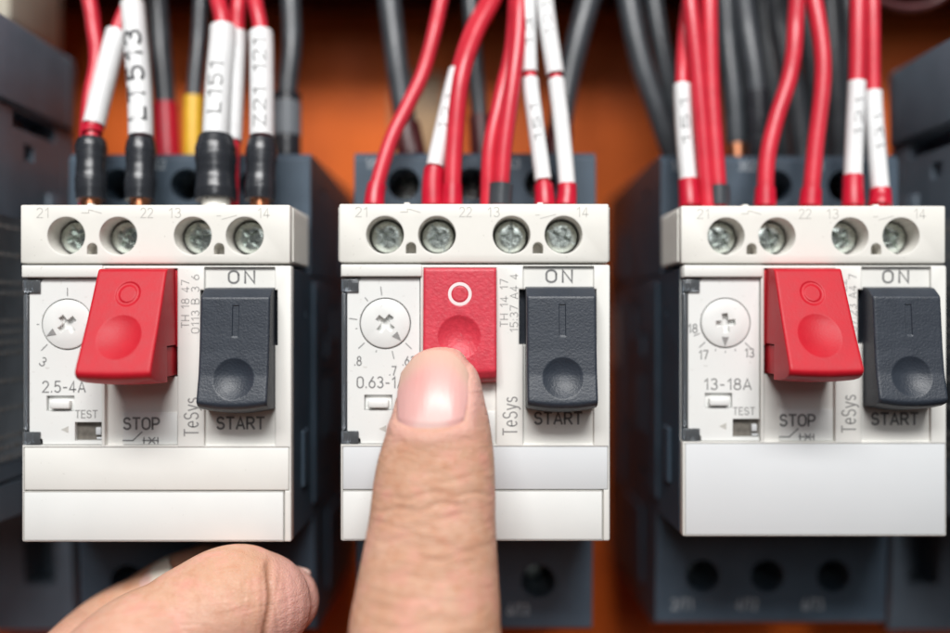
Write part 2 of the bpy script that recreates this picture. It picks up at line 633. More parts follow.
def button_mesh(prof, hw_px, m, mark, dimple, mark_c, back, name, arc=0.6, extra=None, nu=84, step=0.14, xc=0.0, taper=0.0):
    """front surface swept from a (picture row, depth) profile, with a thumb dimple and a sunken mark"""
    pts = [(LZ(r, y), y, r) for r, y in prof]
    dense = []
    for (a, b) in zip(pts[:-1], pts[1:]):
        L = math.hypot(a[0] - b[0], a[1] - b[1])
        n = max(1, int(L / step))
        for k in range(n):
            t = k / n
            dense.append(tuple(a[i] + (b[i] - a[i]) * t for i in range(3)))
    dense.append(pts[-1])
    # soften the profile
    D = np.array(dense)
    for _ in range(6):
        D[1:-1] = (D[:-2] + 2 * D[1:-1] + D[2:]) / 4
    hw = hw_px * K0
    zt, zb = D[0, 0], D[:, 0].min()
    V, Fc = [], []
    us = np.concatenate([[-1, -0.997, -0.985, -0.965], np.linspace(-0.94, 0.94, nu), [0.965, 0.985, 0.997, 1]])
    er = 0.085
    for (z, y, r) in D:
        f = (zt - z) / (zt - zb)
        for u in us:
            x = u * hw * (1 - taper * (1 - f))
            e = max(0.0, (abs(u) - (1 - er)) / er)
            dy = 0.38 * (1 - math.sqrt(max(0, 1 - e * e)))
            zz = z - arc * (1 - u * u) * max(0, f - 0.75) / 0.25
            # dimple
            dx, dz = x - dimple[0], zz - dimple[1]
            d = math.hypot(dx, dz) / dimple[2]
            if d < 1.08:
                s = dimple[3] * (1 - d * d) if d < 1 else 0
                dy += max(0, s) * 1.0
            # mark
            if mark == 'ring':
                rr = math.hypot(x - mark_c[0], zz - mark_c[1])
                g = abs(rr - 1.62)
                if g < 0.34:
                    dy += 0.16 * (1 - (g / 0.34) ** 4)
            else:
                gx, gz = abs(x - mark_c[0]) / 0.52, abs(zz - mark_c[1]) / 2.55
                if gx < 1 and gz < 1:
                    dy += 0.17
            V.append((x + xc, y + dy, zz))
    nu_, nv = len(us), len(D)
    for i in range(nv - 1):
        for k in range(nu_ - 1):
            Fc.append((i * nu_ + k, (i + 1) * nu_ + k, (i + 1) * nu_ + k + 1, i * nu_ + k + 1))
    # sides
    for col, flip in ((0, 1), (nu_ - 1, 0)):
        o = len(V)
        for i, (z, y, r) in enumerate(D):
            vx = V[i * nu_ + col]
            V.append((vx[0], max(back(r), vx[1] + 0.1), vx[2]))
        for i in range(nv - 1):
            q = (i * nu_ + col, o + i, o + i + 1, (i + 1) * nu_ + col)
            Fc.append(q if flip else tuple(reversed(q)))
    # underside and top
    for row in (0, nv - 1):
        o = len(V)
        yb = max(back(D[row, 2]), D[row, 1] + 0.4)
        for k in range(nu_):
            vx = V[row * nu_ + k]
            V.append((vx[0], yb, vx[2]))
        for k in range(nu_ - 1):
            q = (row * nu_ + k, row * nu_ + k + 1, o + k + 1, o + k)
            Fc.append(q if row else tuple(reversed(q)))
    mb = MB().raw(V, Fc)
    bmesh.ops.remove_doubles(mb.bm, verts=mb.bm.verts, dist=0.001)
    if extra:
        extra(mb)
    return mb.mesh(name, m, 50)


def start_mesh():
    prof = [(286.5, 1.0), (287, -0.6), (288, -1.6), (296.5, -3.5), (325, -3.9), (350, -4.3), (375, -4.85), (394, -5.7), (401, -6.0), (405, -5.5), (407.5, -4.0), (407.8, 0.4)]
    cx = LX(560)
    return button_mesh(prof, 34.0, M['black'], 'bar', (0.1, LZ(378, -4.4), 3.3, 0.9), (0.1, LZ(320.5, -3.8)), lambda r: 2.5, 'start_button', arc=0.75, xc=cx)


def stop_mesh(pressed, m):
    cx = LX(460.5)
    if pressed:
        prof = [(267.8, 1.2), (268, -0.5), (269, -0.75), (320, -1.6), (364, -2.5), (371, -2.6), (378, -1.9), (381.5, -0.9), (382, 0.6)]
        return button_mesh(prof, 36.4, m, 'ring', (-0.1, LZ(337, -1.8), 3.55, 0.9), (0.0, LZ(294, -1.2)), lambda r: 2.0, 'stop_button', arc=0.15, xc=cx)
    prof = [(267.8, 1.2), (268, -3.4), (269, -3.9), (320, -7.9), (366, -11.7), (372, -12.1), (377, -11.6), (380, -10.2), (381.5, -8.2), (381.5, -5.4)]

    def extra(mb):
        mb.box(cx - 35.6 * K0, cx + 35.6 * K0, 0.3, 5.5, LZ(346), LZ(269), r=0.1)
        mb.box(cx - 33 * K0, cx + 33 * K0, -4.8, 5.4, LZ(376, -4), LZ(345.5), r=0.1)
    return button_mesh(prof, 35.4, m, 'ring', (-0.1, LZ(336, -9.0), 3.45, 0.6), (0.0, LZ(293, -5.8)),
                       lambda r: 1.0 if r < 346 else -4.5, 'stop_button', arc=0.35, extra=extra, xc=cx, taper=0.05)


DX, DZ = LX(385.5), LZ(323.5)


def panel_mesh():
    L = LX
    poly = [(L(347.5), LZ(292)), (L(360.5), LZ(279.5)), (L(361), LZ(278.2)), (L(420), LZ(278.2)), (L(420), LZ(443.8)), (L(361), LZ(443.8)), (L(360.5), LZ(439)),
            (L(347.5), LZ(431))]
    base = MB().prism_xz(list(reversed(poly)), 0.45, 1.85)
    cut = MB()
    cut.cyl(DX, DZ, 4.3, -0.5, 1.7, 64)
    cut.box(L(364.5), L(392.5), -0.5, 1.4, LZ(410.5), LZ(395))
    cut.box(L(393), L(421.5), -0.5, 1.5, LZ(440), LZ(421.5))
    return carve(base, cut, 'setting_panel', M['panel'])


def dial_mesh():
    base = MB().cyl(0, 0, 4.12, 0.2, 1.68, 64, edge=0.25)
    cut = MB()
    cut.box(-1.65, 1.65, -0.5, 1.0, -0.5, 0.5).box(-0.5, 0.5, -0.5, 1.001, -1.65, 1.65)
    cut.cyl(0, 0, 0.8, -0.5, 1.1, 16)
    return carve(base, cut, 'dial', M['panel'])


def make_breaker(ox, oy, oz, label, v):
    t = thing('circuit_breaker', label, 'circuit breaker', (ox, oy, oz), 'motor circuit breakers in a row')
    body = link('body', cached('body', body_mesh), t)
    aux = link('auxiliary_block', cached('aux', aux_mesh), t)
    for i, x in enumerate(HOLES):
        ho = MB()
        ho.cyl(x, HZ, 3.0, 7.3, 7.45, 32)
        ho.build('hole_shade', M['hollow'], aux)  # near-black disc painting the deep shade at the bottom of the hole
        s = link('terminal_screw', cached('screw', screw_mesh), aux)
        s.location = Vector((x, 3.9, HZ)) * MM
        s.rotation_euler = (0, v['turn'][i], 0)
    for px in (407, 541):
        MB().box(LX(px) - 0.5, LX(px) + 0.5, 0.8, 2.2, 18.6, 19.05, r=0.15).build('locating_pip', M['ivory'], aux)
    for x in (-13.2, -0.6, 12.2):
        s = link('terminal_screw', cached('tscrew', tier_screw_mesh), body)
        s.location = Vector((x, 30.0, 24.6)) * MM
        s = link('terminal_screw', cached('tscrew', tier_screw_mesh), body)
        s.location = Vector((x - 0.1, 35.0, -50.5)) * MM
    for x, a, b in ((-13.2, '1/L1', '2/T1'), (-0.6, '3/L2', '4/T2'), (12.2, '5/L3', '6/T3')):
        lettering(a, x - 5.5, 28.4, 17.62, 3.2, 1.6, M['paleink'], body)
        lettering(b, x - 4.0, -56.0, 22.66, 4.2, 2.0, M['paleink'], body)
    # printing on the auxiliary block
    for s_, px in (('21', 362), ('22', 466), ('13', 494), ('14', 583)):
        lettering(s_, LX(px), LZ(212), 0.0, 2.1, 1.6, M['faintink'], aux, weight=0.085)
    sy = MB()
    sy.stroke([(LX(401), LZ(212)), (LX(408), LZ(212)), (LX(408), LZ(209)), (LX(411), LZ(209.5)), (LX(421), LZ(212.5))], 0.10, 0.0)
    sy.stroke([(LX(536), LZ(215)), (LX(540), LZ(215))], 0.10, 0.0)
    sy.stroke([(LX(541), LZ(218.5)), (LX(556), LZ(214.5))], 0.10, 0.0)
    sy.build('contact_symbol', M['faintink'], aux)
    # cover
    cov = link('front_cover', cached('cover%d' % v['plain'], lambda: cover_mesh(v['plain'])), t)
    if v['plain']:
        MB().box(-21.8, 22.1, -0.02, 0.2, CZB + 0.35, LZ(446.6), r=0.03).build('label_plate', M['plate'], t)
    else:
        MB().box(-21.9, 22.0, 0.02, 0.33, LZ(489.2), LZ(446.8), r=0.05).build('label_plate', M[v['plate']], t)
        MB().box(-21.9, LX(602.4), -0.05, 0.18, CZB + 0.3, LZ(491.5), r=0.05).build('lower_flap', M['flap'], t)
    # the narrow raised edge above the setting panel, the clear window, and the panel
    MB().box(-22.2, LX(422.5), -0.35, 0.03, LZ(276.5), LZ(264.5), r=0.12).build('window_ledge', M['white'], t)
    pan = link('setting_panel', cached('panel', panel_mesh), t)
    MB().box(-22.2, LX(347), 1.3, 1.88, LZ(443), LZ(278.5)).box(LX(347.05), LX(361), 1.9, 1.99, LZ(443), LZ(278)).build('panel_backing', M['dark'], t)
    for z0, z1 in ((LZ(292), LZ(279)), (LZ(444), LZ(431))):
        MB().box(-22.25, LX(359), 0.1, 0.42, z0, z1, r=0.12).box(-21.9, LX(350), 0.5, 1.2, z0 + 0.3, z1 - 0.3, r=0.2).build('clear_clip', M['clear'], t)
    MB().box(-22.25, LX(346.5), 0.2, 1.1, LZ(430), LZ(293), r=0.25).build('clear_window_edge', M['clear'], t)
    d = link('dial', cached('dial', dial_mesh), pan)
    d.location = Vector((DX, 0, DZ)) * MM
    d.rotation_euler = (0, -v['dial'] - math.radians(8), 0)
    a = v['dial']
    ca, sa = math.cos(a), math.sin(a)
    ar = MB()
    ar.prism_xz([(DX + ca * 3.9, DZ + sa * 3.9), (DX + ca * 2.35 - sa * 0.6, DZ + sa * 2.35 + ca * 0.6), (DX + ca * 2.35 + sa * 0.6, DZ + sa * 2.35 - ca * 0.6)], 0.12, 0.19)
    ar.build('pointer', M['softink'], pan)
    tk = MB()
    for deg, ln in v['ticks']:
        an = math.radians(deg)
        tk.stroke([(DX + math.cos(an) * 4.75, DZ + math.sin(an) * 4.75), (DX + math.cos(an) * (4.75 + ln), DZ + math.sin(an) * (4.75 + ln))], 0.14, 0.446)
    tk.build('dial_scale', M['ink'], pan)
    for s_, px, py, w, rot in v['scale_text']:
        lettering(s_, LX(px), LZ(py), 0.446, w, 1.45, M['ink'], pan, rot=rot)
    lettering(v['range'], LX(v['rx']) + v['rw'] / 2, LZ(v['ry']), 0.446, v['rw'], 1.8, M['ink'], pan, weight=0.12)
    tb = MB().box(LX(365.3), LX(391.7), 1.0, 1.39, LZ(410), LZ(395.5)).box(LX(368.5), LX(389), -0.15, 1.2, LZ(408), LZ(399.5), r=0.3)
    tb.build('test_tab', M['panel'], pan)
    MB().box(LX(364.8), LX(392.2), 1.30, 1.36, LZ(398.2), LZ(395.2)).build('tab_slot', M['recess'], pan)
    lettering('TEST', LX(404.5), LZ(413.5), 0.446, 3.8, 1.2, M['softink'], pan, weight=0.14)
    MB().box(LX(393.3), LX(420.6), 1.3, 1.48, LZ(439.7), LZ(421.8)).build('test_window', M['recess'], pan)
    tw = MB().box(LX(413), LX(418.5), 0.7, 1.28, LZ(434.5), LZ(427), r=0.15).box(LX(413.5), LX(420), 0.9, 1.28, LZ(439), LZ(437), r=0.1)
    tw.build('test_lever', M['plate'], pan)
    MB().prism_xz([(LX(379), LZ(429)), (LX(386.5), LZ(425.5)), (LX(386.5), LZ(432.5))], 0.42, 0.446).build('arrow_mark', M['faintink'], pan)
    # buttons
    link('stop_button', cached('stop%s' % v['stop'], lambda: stop_mesh(v['pressed'], M[v['stop']])), t)
    if v['pressed']:
        ring = MB()
        n = 48
        cx, cz = LX(460.5), LZ(294, -1.2)
        for i in range(n):
            a0, a1 = 2 * math.pi * i / n, 2 * math.pi * (i + 1) / n
            q = [(cx + rr * math.cos(an), -1.08 + (LZ(294, -1.2) - (cz + rr * math.sin(an))) * -0.096, cz + rr * math.sin(an)) for rr, an in ((1.42, a0), (1.95, a0), (1.95, a1), (1.42, a1))]
            q2 = [(p[0], p[1] - 0.1, p[2]) for p in q]
            ring.raw(q + q2, [(3, 2, 1, 0), (4, 5, 6, 7), (1, 2, 6, 5), (3, 0, 4, 7)])
        ring.build('off_ring', M['ringwhite'], t)
    MB().box(LX(441), LX(495.5), 0.55, 0.79, LZ(444), LZ(412), r=0.05).build('stop_plate', M['panel'], t)
    lettering('STOP', LX(459.5), LZ(423), 0.545, 6.2, 1.85, M['ink'], t, weight=0.18)
    ss = MB()
    ss.stroke([(LX(441), LZ(440)), (LX(451), LZ(440)), (LX(460), LZ(431.5))], 0.2, 0.545)
    ss.stroke([(LX(461), LZ(440)), (LX(476), LZ(440))], 0.2, 0.545)
    for px in (462, 476):
        ss.stroke([(LX(px), LZ(437)), (LX(px), LZ(443))], 0.2, 0.545)
    ss.stroke([(LX(467), LZ(437)), (LX(473), LZ(443))], 0.2, 0.544)
    ss.stroke([(LX(467), LZ(443)), (LX(473), LZ(437))], 0.2, 0.543)
    ss.build('switch_symbol', M['ink'], t)
    link('start_button', cached('start', start_mesh), t)
    MB().box(LX(520), LX(596.6), 2.0, 2.3, LZ(344), LZ(290)).build('button_frame', M['black'], t)
    lettering('ON', LX(560), LZ(276), 0.546, 4.6, 2.0, M['ink'], t, gap=0.45, weight=0.17)
    lettering('START', LX(559), LZ(v['sy']), 0.546, 8.15, 1.9, M['ink'], t, weight=0.18)
    # date codes and name up the middle strip
    l1, l2 = v['codes']
    lettering(l1, LX(504.5), LZ(303), 0.0, 8.0, 1.25, M['softink'], t, rot=math.pi / 2, weight=0.11)
    lettering(l2, LX(514.5), LZ(303), 0.0, 9.8, 1.25, M['softink'], t, rot=math.pi / 2, weight=0.11)
    lettering('TeSys', LX(510.5), LZ(416), 0.0, 6.5, 2.3, M['softink'], t, rot=math.pi / 2, weight=0.105)
    for c in v.get('side', ()):
        MB().box(*c).build('side_patch', M['silver'], t)  # thin pale patch near the back of the side
    return t


R = math.radians
make_breaker(0, 0, 0, 'middle circuit breaker, its pale red stop button pushed in by the pointing finger', dict(
    plain=0, plate='plate', turn=[0.3, 0.75, 1.3, 0.1], dial=R(-47), stop='redpale', pressed=True, range='0.63-1A', rw=8.1, sy=418.5, rx=356.8, ry=382.5, codes=('TH 14 17', '15:37 A4 4'),
    ticks=[(97, 1.4), (128, 0.7), (172, 1.3), (190, 0.25), (223, 1.3), (252, 0.25), (284, 1.3), (316, 1.3)],
    scale_text=[('.8', 358, 361, 1.3, 0), ('.7', 393, 371, 1.3, 0), ('.63', 409, 361, 2.2, 0)]))
make_breaker(-52.95, 0, -0.15, 'leftmost circuit breaker, red stop button standing out, white sleeved wires above', dict(
    plain=0, plate='white', turn=[0.9, 0.2, 1.1, 0.5], dial=R(-150), stop='red', pressed=False, range='2.5-4A', rw=7.3, sy=422.5, rx=360, ry=386, codes=('TH 18 47', '0113 B 3 6'),
    ticks=[(90, 1.3), (180, 0.3), (225, 1.4)], scale_text=[('3', 361, 361, 1.0, R(-30))]))
make_breaker(57.5, 3.0, 0.05, 'rightmost circuit breaker, red stop button standing out, one plain grey plate along its foot', dict(
    plain=1, plate='plate', turn=[0.5, 1.0, 0.2, 0.7], dial=R(-92), stop='red', pressed=False, range='13-18A', rw=8.2, sy=421.5, rx=363, ry=386, codes=('TH 14 22', '07:23 A4 7'),
    ticks=[(202, 1.0), (223, 1.3), (250, 0.25), (270, 0.25), (290, 0.25), (315, 1.3)],
    scale_text=[('18', 352, 329, 1.7, 0), ('17', 363, 356, 1.7, 0), ('13', 410, 354, 1.7, 0)],
    side=[(-23.02, -22.9, 66, 76, -12, 2)]))


# ================================================================== NEIGHBOURING CONTACTORS
def contactor(name, xf, sx, ztop, label, seam):
    """xf: the face turned to the breakers; sx: direction the body extends"""
    t = thing(name, label, 'contactor', (xf, 0, 0), 'dark contactors at the ends of the row')
    prof = [(-2, ztop - 26), (-2, ztop - 1), (-1, ztop), (38.5, ztop), (40, ztop - 1.5), (40, 30), (84, 28), (84, -66), (40, -66), (38, -50), (36, -37), (-2, -36)]
    base = MB().prism_yz(prof, min(0, sx * 46), max(0, sx * 46))
    x0, x1 = sorted((-sx * 1.0, sx * 2.0))
    base.box(x0, x1, -1.5, 37.5, seam + 0.3, ztop - 0.3, r=0.5)
    for (y0, y1, z0, z1) in ((26, 39, -28, 4), (27, 33, 8, 24)):
        base.box(x0 + sx * .2, x1 + sx * .2, y0, y1, z0, z1, r=0.4)
    cut = MB()
    cut.box(-0.6, 0.6, -3, 41, seam - 0.5, seam + 0.2)
    cut.box(-5, 5, 14, 31, seam - 3.6, seam - 0.2)
    cut.box(-1.2, 1.2, 18, 22, seam - 9, seam - 6)
    cut.box(-0.8, 0.8, -3, 41, -6, -5.5)
    cut.box(-0.8, 0.8, -3, 26, -30, -29.4)
    cut.box(-1.0, 1.0, 22, 22.7, -70, 12)
    cut.box(-1.0, 1.0, 34, 34.6, 6, 60)
    q0, q1 = sorted((sx * 3.5, sx * 10))
    cut.box(q0, q1, 30, 48, -56, -45)
    q0, q1 = sorted((sx * 16, sx * 23))
    cut.box(q0, q1, 30, 48, -56, -45)
    link('body', carve(base, cut, 'body', M['dark']), t)
    MB().box(sx * -0.05, sx * 0.5, 3, 21, -26, 18, r=0.04).build('rating_label', M['sticker'], t)
    ln = MB()
    rnd = random.Random(3)
    z = 16.5
    while z > -25:
        y = 4.2
        while y < 19:
            w = rnd.uniform(0.8, 3.0)
            ln.box(min(sx * -0.09, sx * -0.05), max(sx * -0.09, sx * -0.05), y, y + w, z - 0.8, z)
            y += w + 0.7
        z -= 1.9 if rnd.random() < 0.6 else 5
    ln.build('fine_print', M['softink'], t)
    return t


contactor('contactor', -84.0, -1, 53.5, 'dark grey contactor with a slotted side at the far left of the row', 38.2)
contactor('contactor', 86.9, 1, 50.7, 'dark grey contactor with a slotted side at the far right of the row', 35.0)
bb = MB().box(-130, -95.8, 36, 60, 61, 90, r=1.2).box(-126, -99, 34.5, 37, 64, 86, r=0.5)
tag(bb.build('relay_box', M['beige']), 'beige box peeping over the far left contactor', 'relay')
st = MB().box(-22, -8, 87.5, 87.95, 38, 64, r=0.2)  # thin beige plate painting a light reflection on the panel
tag(st.build('reflection_patch', M['reflectbeige']), 'beige light reflection painted on the orange panel behind the middle wires', 'label')


# ================================================================== WIRES
def wire(label, pts, r, core='wire_red', parts=(), group=None, into=True, marks=(), name='wire', cat='wire', tail=True):
    P = [W(*p) for p in pts]
    if into:
        P = [Vector((P[0].x, P[0].y, 17.0 if into is True else into))] + P
    if tail:
        e = P[-1]
        P.append(Vector((e.x, max(e.y + 6, 44), max(e.z + 8, 84))))
        P.append(Vector((e.x, 80, 100)))
    path = smooth_path(P)
    base = P[0]
    t = thing(name, label, cat, base, group)
    path = [p - base for p in path]

    def sub(py0, py1):
        return [p for p in path if py0 <= py_of(p + base) <= py1]
    tube(MB(), path, r).build('insulation', M[core], t)
    for (nm, m, py0, py1, rr) in parts:
        q = sub(py0, py1)
        if len(q) < 2:
            continue
        # part names say what they are; radii swell a little in the middle, edges turn in
        if nm == 'heat_shrink':
            f = lambda u, rr=rr: rr * (1 + 0.035 * math.sin(u * 11 + rr * 9) + 0.015 * math.sin(u * 41)) * (1 - 0.12 * max(0, (u - 0.85) / 0.15))
        elif nm == 'ferrule_boot':
            f = lambda u, rr=rr: rr * (1.04 - 0.10 * u)
        else:
            f = lambda u, rr=rr: rr
        tube(MB(), q, f, 28).build(nm, M[m], t)
    for (body, py0, py1, rr, h, m) in marks:
        q = sub(py0, py1)
        L = sum((b - a).length for a, b in zip(q[:-1], q[1:]))
        b = text_mesh(body, L, h, 0.3, 0.17 if h > 2.8 else 0.12)
        bmesh.ops.subdivide_edges(b, edges=[e for e in b.edges if e.calc_length() > 0.5], cuts=2)
        acc = [0.0]
        for a_, b_ in zip(q[:-1], q[1:]):
            acc.append(acc[-1] + (b_ - a_).length)
        fr = frames(q)
        for v in b.verts:
            s = min(max(v.co.x + L / 2, 0), L)
            i = min(len(q) - 2, max(0, int(np.searchsorted(acc, s)) - 1))
            c = q[i].lerp(q[i + 1], (s - acc[i]) / max(1e-6, acc[i + 1] - acc[i]))
            tt, nn, bi = fr[i]
            side = Vector((1, 0, 0))
            side = (side - tt * side.dot(tt)).normalized()
            front = (Vector((0, -1, 0)) - tt * Vector((0, -1, 0)).dot(tt)).normalized()
            an = -v.co.z / rr
            rad = rr + 0.09 - v.co.y
            v.co = c + (front * math.cos(an) + side * math.sin(an)) * rad
        mb = MB()
        mb.add(b)
        mb.build('lettering', M[m], t, smooth=0)
    return t


GL, GC, GR = 'wires into the left breaker', 'wires into the middle breaker', 'wires into the right breaker'
BL, BC, BR = 'black cables behind the left breaker', 'black cables behind the middle breaker', 'black cables behind the right breaker'
HS = lambda r, a=137, b=201: ('heat_shrink', 'boot_black', a, b, r)
CU = lambda r=1.7, a=196, b=230: ('copper_end', 'copper', a, b, r)
SL = lambda a, b, r: ('marker_sleeve', 'sleeve', a, b, r)
BT = lambda a, b, r: ('ferrule_boot', 'boot_red', a, b, r)

wire('red wire in a tilted blank white sleeve, leftmost over the left breaker',
     [(91, 203, 9), (92, 140, 11), (94, 125, 12), (106, 75, 14), (118, 30, 16), (131, 0, 18), (150, -40, 25)], 1.3,
     parts=[SL(30, 126, 1.95), ('collar', 'boot_red', 122, 138, 1.75), HS(2.6), CU()], group=GL)
wire('bare red wire running behind the tilted white sleeve',
     [(87, 190, 12), (87, 140, 13.5), (90, 100, 15.5), (97, 60, 17.5), (93, 20, 19), (88, -40, 24)], 1.35, group=GL)
wire('wire in a white sleeve with bold black marks beside the tilted sleeve',
     [(140, 203, 9), (141, 140, 11), (139, 80, 13), (133, 10, 15), (129, -40, 20)], 1.3,
     parts=[SL(4, 139, 2.15), HS(2.6), CU()], marks=[('LT513', 32, 126, 2.15, 3.0, 'blackink')], group=GL)
wire('red wire in the white sleeve marked L151',
     [(216, 203, 9), (216, 137, 11), (219, 80, 13), (223, 28, 15), (218, 0, 17), (211, -40, 22)], 1.5,
     parts=[SL(27, 138, 2.35), ('heat_shrink', 'boot_black', 137, 201, 3.5), ('clamp', 'ivory', 199, 230, 2.4)], marks=[('L151', 66, 118, 2.35, 2.3, 'ink')], group=GL)
wire('red wire in a blank white sleeve half hidden by the L151 sleeve',
     [(231, 190, 12), (232, 150, 13.5), (234, 100, 15), (237, 32, 17), (239, 0, 18), (244, -40, 22)], 1.4,
     parts=[SL(30, 142, 1.7)], group=GL)
wire('red wire in a white sleeve marked Z21, rightmost over the left breaker',
     [(260, 203, 9), (262, 140, 11), (262, 80, 13), (261, 33, 15), (255, 0, 17), (249, -40, 22)], 1.4,
     parts=[SL(31, 139, 2.15), HS(2.7), CU()], marks=[('Z21 121', 44, 132, 2.15, 2.0, 'ink')], group=GL)
wire('black cable with a red boot behind the left breaker',
     [(168, 162, 24), (165, 105, 26), (160, 40, 28), (156, -40, 32)], 2.0, 'wire_black', [('cable_boot', 'boot_red', 104, 165, 2.4)], BL, into=27.0)
wire('black cable with a yellow boot behind the left breaker',
     [(193, 162, 24), (194, 95, 26), (199, 40, 28), (205, -40, 32)], 1.4, 'wire_black', [('cable_boot', 'yellow', 97, 165, 1.9)], BL, into=27.0)
wire('black cable with a pale band on its dark boot, right of the Z21 sleeve',
     [(287, 162, 24), (287, 95, 26), (292, 40, 28), (290, -40, 32)], 1.9, 'wire_black', [('cable_boot', 'boot_black', 95, 165, 2.7), ('marker_sleeve', 'sticker', 102, 139, 2.78)], BL, into=27.0)

wire('bare red wire slanting away at the left end of the middle breaker',
     [(374, 206, 9), (377, 185, 10), (391, 140, 12), (408, 105, 14), (424, 70, 16), (437, 20, 18), (448, -40, 24)], 1.35, parts=[BT(183, 207, 1.75)], group=GC)
wire('red wire with one short slanting white sleeve over the middle breaker',
     [(433, 206, 9), (434, 172, 10), (445, 120, 12), (458, 68, 14), (471, 30, 16), (487, 0, 18), (505, -40, 24)], 1.2, parts=[SL(69, 169, 1.55), BT(167, 207, 1.95)],
     marks=[('121', 96, 136, 1.55, 1.3, 'ink')], group=GC)
wire('thick bare red wire just right of the slanting white sleeve',
     [(452, 206, 8), (454, 150, 9.5), (461, 80, 11), (475, 35, 14), (493, 0, 17), (508, -40, 22)], 1.55, parts=[BT(185, 207, 1.8)], group=GC)
wire('rear bare red wire of the pair sharing a dark ferrule over the middle breaker',
     [(488, 206, 9.5), (490, 150, 10.5), (500, 100, 12.5), (513, 40, 16), (516, -40, 20)], 1.4, group=GC)
wire('front bare red wire of the pair sharing a dark ferrule over the middle breaker',
     [(500, 206, 8.5), (504, 150, 9.5), (512, 90, 11), (518, 40, 13), (520, 0, 15), (522, -40, 19)], 1.45, parts=[('shared_ferrule', 'wire_black', 181, 207, 2.1)], group=GC)
wire('red wire in two white sleeves end to end, left one of the double sleeved pair',
     [(545, 206, 9), (543, 180, 10), (535, 120, 11.5), (530, 75, 13), (528, 0, 15), (526, -40, 20)], 1.15, parts=[SL(77, 183, 1.5), SL(-60, 74, 1.4), BT(181, 207, 1.75)],
     marks=[('151', 105, 145, 1.5, 1.1, 'ink'), ('13', 20, 50, 1.4, 1.1, 'ink')], group=GC)
wire('red wire in two white sleeves end to end, right one of the double sleeved pair',
     [(566, 206, 9), (567, 185, 10), (562, 130, 11.5), (556, 80, 13), (547, 20, 15), (540, -40, 20)], 1.15, parts=[SL(80, 187, 1.5), SL(-60, 76, 1.65), BT(185, 207, 1.75)],
     marks=[('121', 6, 40, 1.65, 1.1, 'ink')], group=GC)
wire('thick black cable with a maroon boot behind the slanting red wire',
     [(412, 158, 25), (404, 115, 27), (394, 40, 29), (386, -40, 33)], 2.2, 'wire_black', [('cable_boot', 'boot_maroon', 125, 162, 2.8)], BC, into=27.0)
wire('thin black cable with a maroon boot behind the middle of the breaker',
     [(482, 158, 25), (479, 110, 27), (473, 40, 29), (468, -40, 33)], 1.6, 'wire_black', [('cable_boot', 'boot_maroon', 115, 162, 2.2)], BC, into=27.0)
wire('black cable leaning right behind the double sleeved pair',
     [(556, 158, 25), (566, 90, 28), (583, 20, 30), (600, -40, 33)], 2.3, 'wire_black', [('cable_boot', 'boot_maroon', 128, 162, 2.6)], BC, into=27.0)

wire('red wire in a single white sleeve, leftmost over the right breaker',
     [(690, 206, 12), (688, 180, 13), (684, 130, 14), (682, 82, 15), (684, 40, 18), (690, -40, 24)], 1.25, parts=[SL(82, 181, 1.55), BT(179, 207, 1.85)],
     marks=[('151', 100, 150, 1.55, 1.3, 'ink')], group=GR)
wire('thin bare red wire beside the single white sleeve',
     [(708, 206, 12), (706, 180, 12.5), (698, 80, 14), (690, 0, 16), (687, -40, 20)], 1.45, group=GR)
wire('bare red wire with the dark ferrule over the right breaker',
     [(718, 206, 12.5), (717, 180, 13), (711, 90, 15), (709, 0, 17), (710, -40, 20)], 1.6, parts=[('shared_ferrule', 'wire_black', 185, 207, 2.2)], group=GR)
wire('bare red wire with a lazy s bend in the middle over the right breaker',
     [(765, 206, 12), (767, 160, 13), (776, 120, 14), (790, 75, 15), (795, 30, 16), (793, -40, 20)], 1.5, parts=[BT(186, 207, 1.9)], group=GR)
wire('bare red wire bowed to the right in the middle over the right breaker',
     [(810, 206, 12), (815, 150, 13), (822, 90, 14), (822, 50, 15), (814, 0, 17), (804, -40, 20)], 1.5, parts=[BT(186, 207, 1.9)], group=GR)
wire('red wire with the taller of the two white sleeves at the right end',
     [(853, 206, 12), (853, 176, 13), (855, 125, 14), (857, 78, 15), (858, 0, 17), (858, -40, 20)], 1.5, parts=[SL(78, 177, 1.6), BT(175, 207, 1.85)],
     marks=[('121', 100, 140, 1.6, 1.2, 'ink')], group=GR)
wire('red wire with the lower of the two white sleeves at the right end',
     [(880, 206, 12), (880, 190, 13), (876, 140, 14.5), (873, 92, 16), (872, 0, 18), (869, -40, 21)], 1.35, parts=[SL(92, 191, 1.6), BT(189, 207, 1.95)],
     marks=[('131', 115, 155, 1.6, 1.2, 'ink')], group=GR)
wire('outermost black cable bending away at the left of the right breaker',
     [(676, 165, 28), (657, 110, 29), (640, 60, 30), (628, 0, 32), (620, -40, 34)], 2.2, 'wire_black', (), BR, into=27.0)
wire('second black cable at the left, close behind the single white sleeve',
     [(694, 165, 30), (674, 105, 31), (662, 50, 32), (652, -10, 34), (650, -40, 35)], 1.9, 'wire_black', (), BR, into=27.0)
wire('black cable with a copper end showing behind the dark ferrule',
     [(736, 160, 28), (733, 100, 29), (727, 40, 31), (722, -40, 34)], 2.0, 'wire_black', [('copper_end', 'copper', 143, 165, 2.15)], BR, into=27.0)
wire('black cable with a long dark boot left of the s bent red wire',
     [(760, 165, 26), (756, 90, 27), (747, 30, 29), (736, -40, 32)], 2.1, 'wire_black', [('cable_boot', 'boot_black', 92, 168, 2.5)], BR, into=27.0)
wire('black cable seen between the two bent red wires',
     [(802, 165, 28), (794, 100, 29), (780, 30, 31), (772, -40, 33)], 2.2, 'wire_black', (), BR, into=27.0)
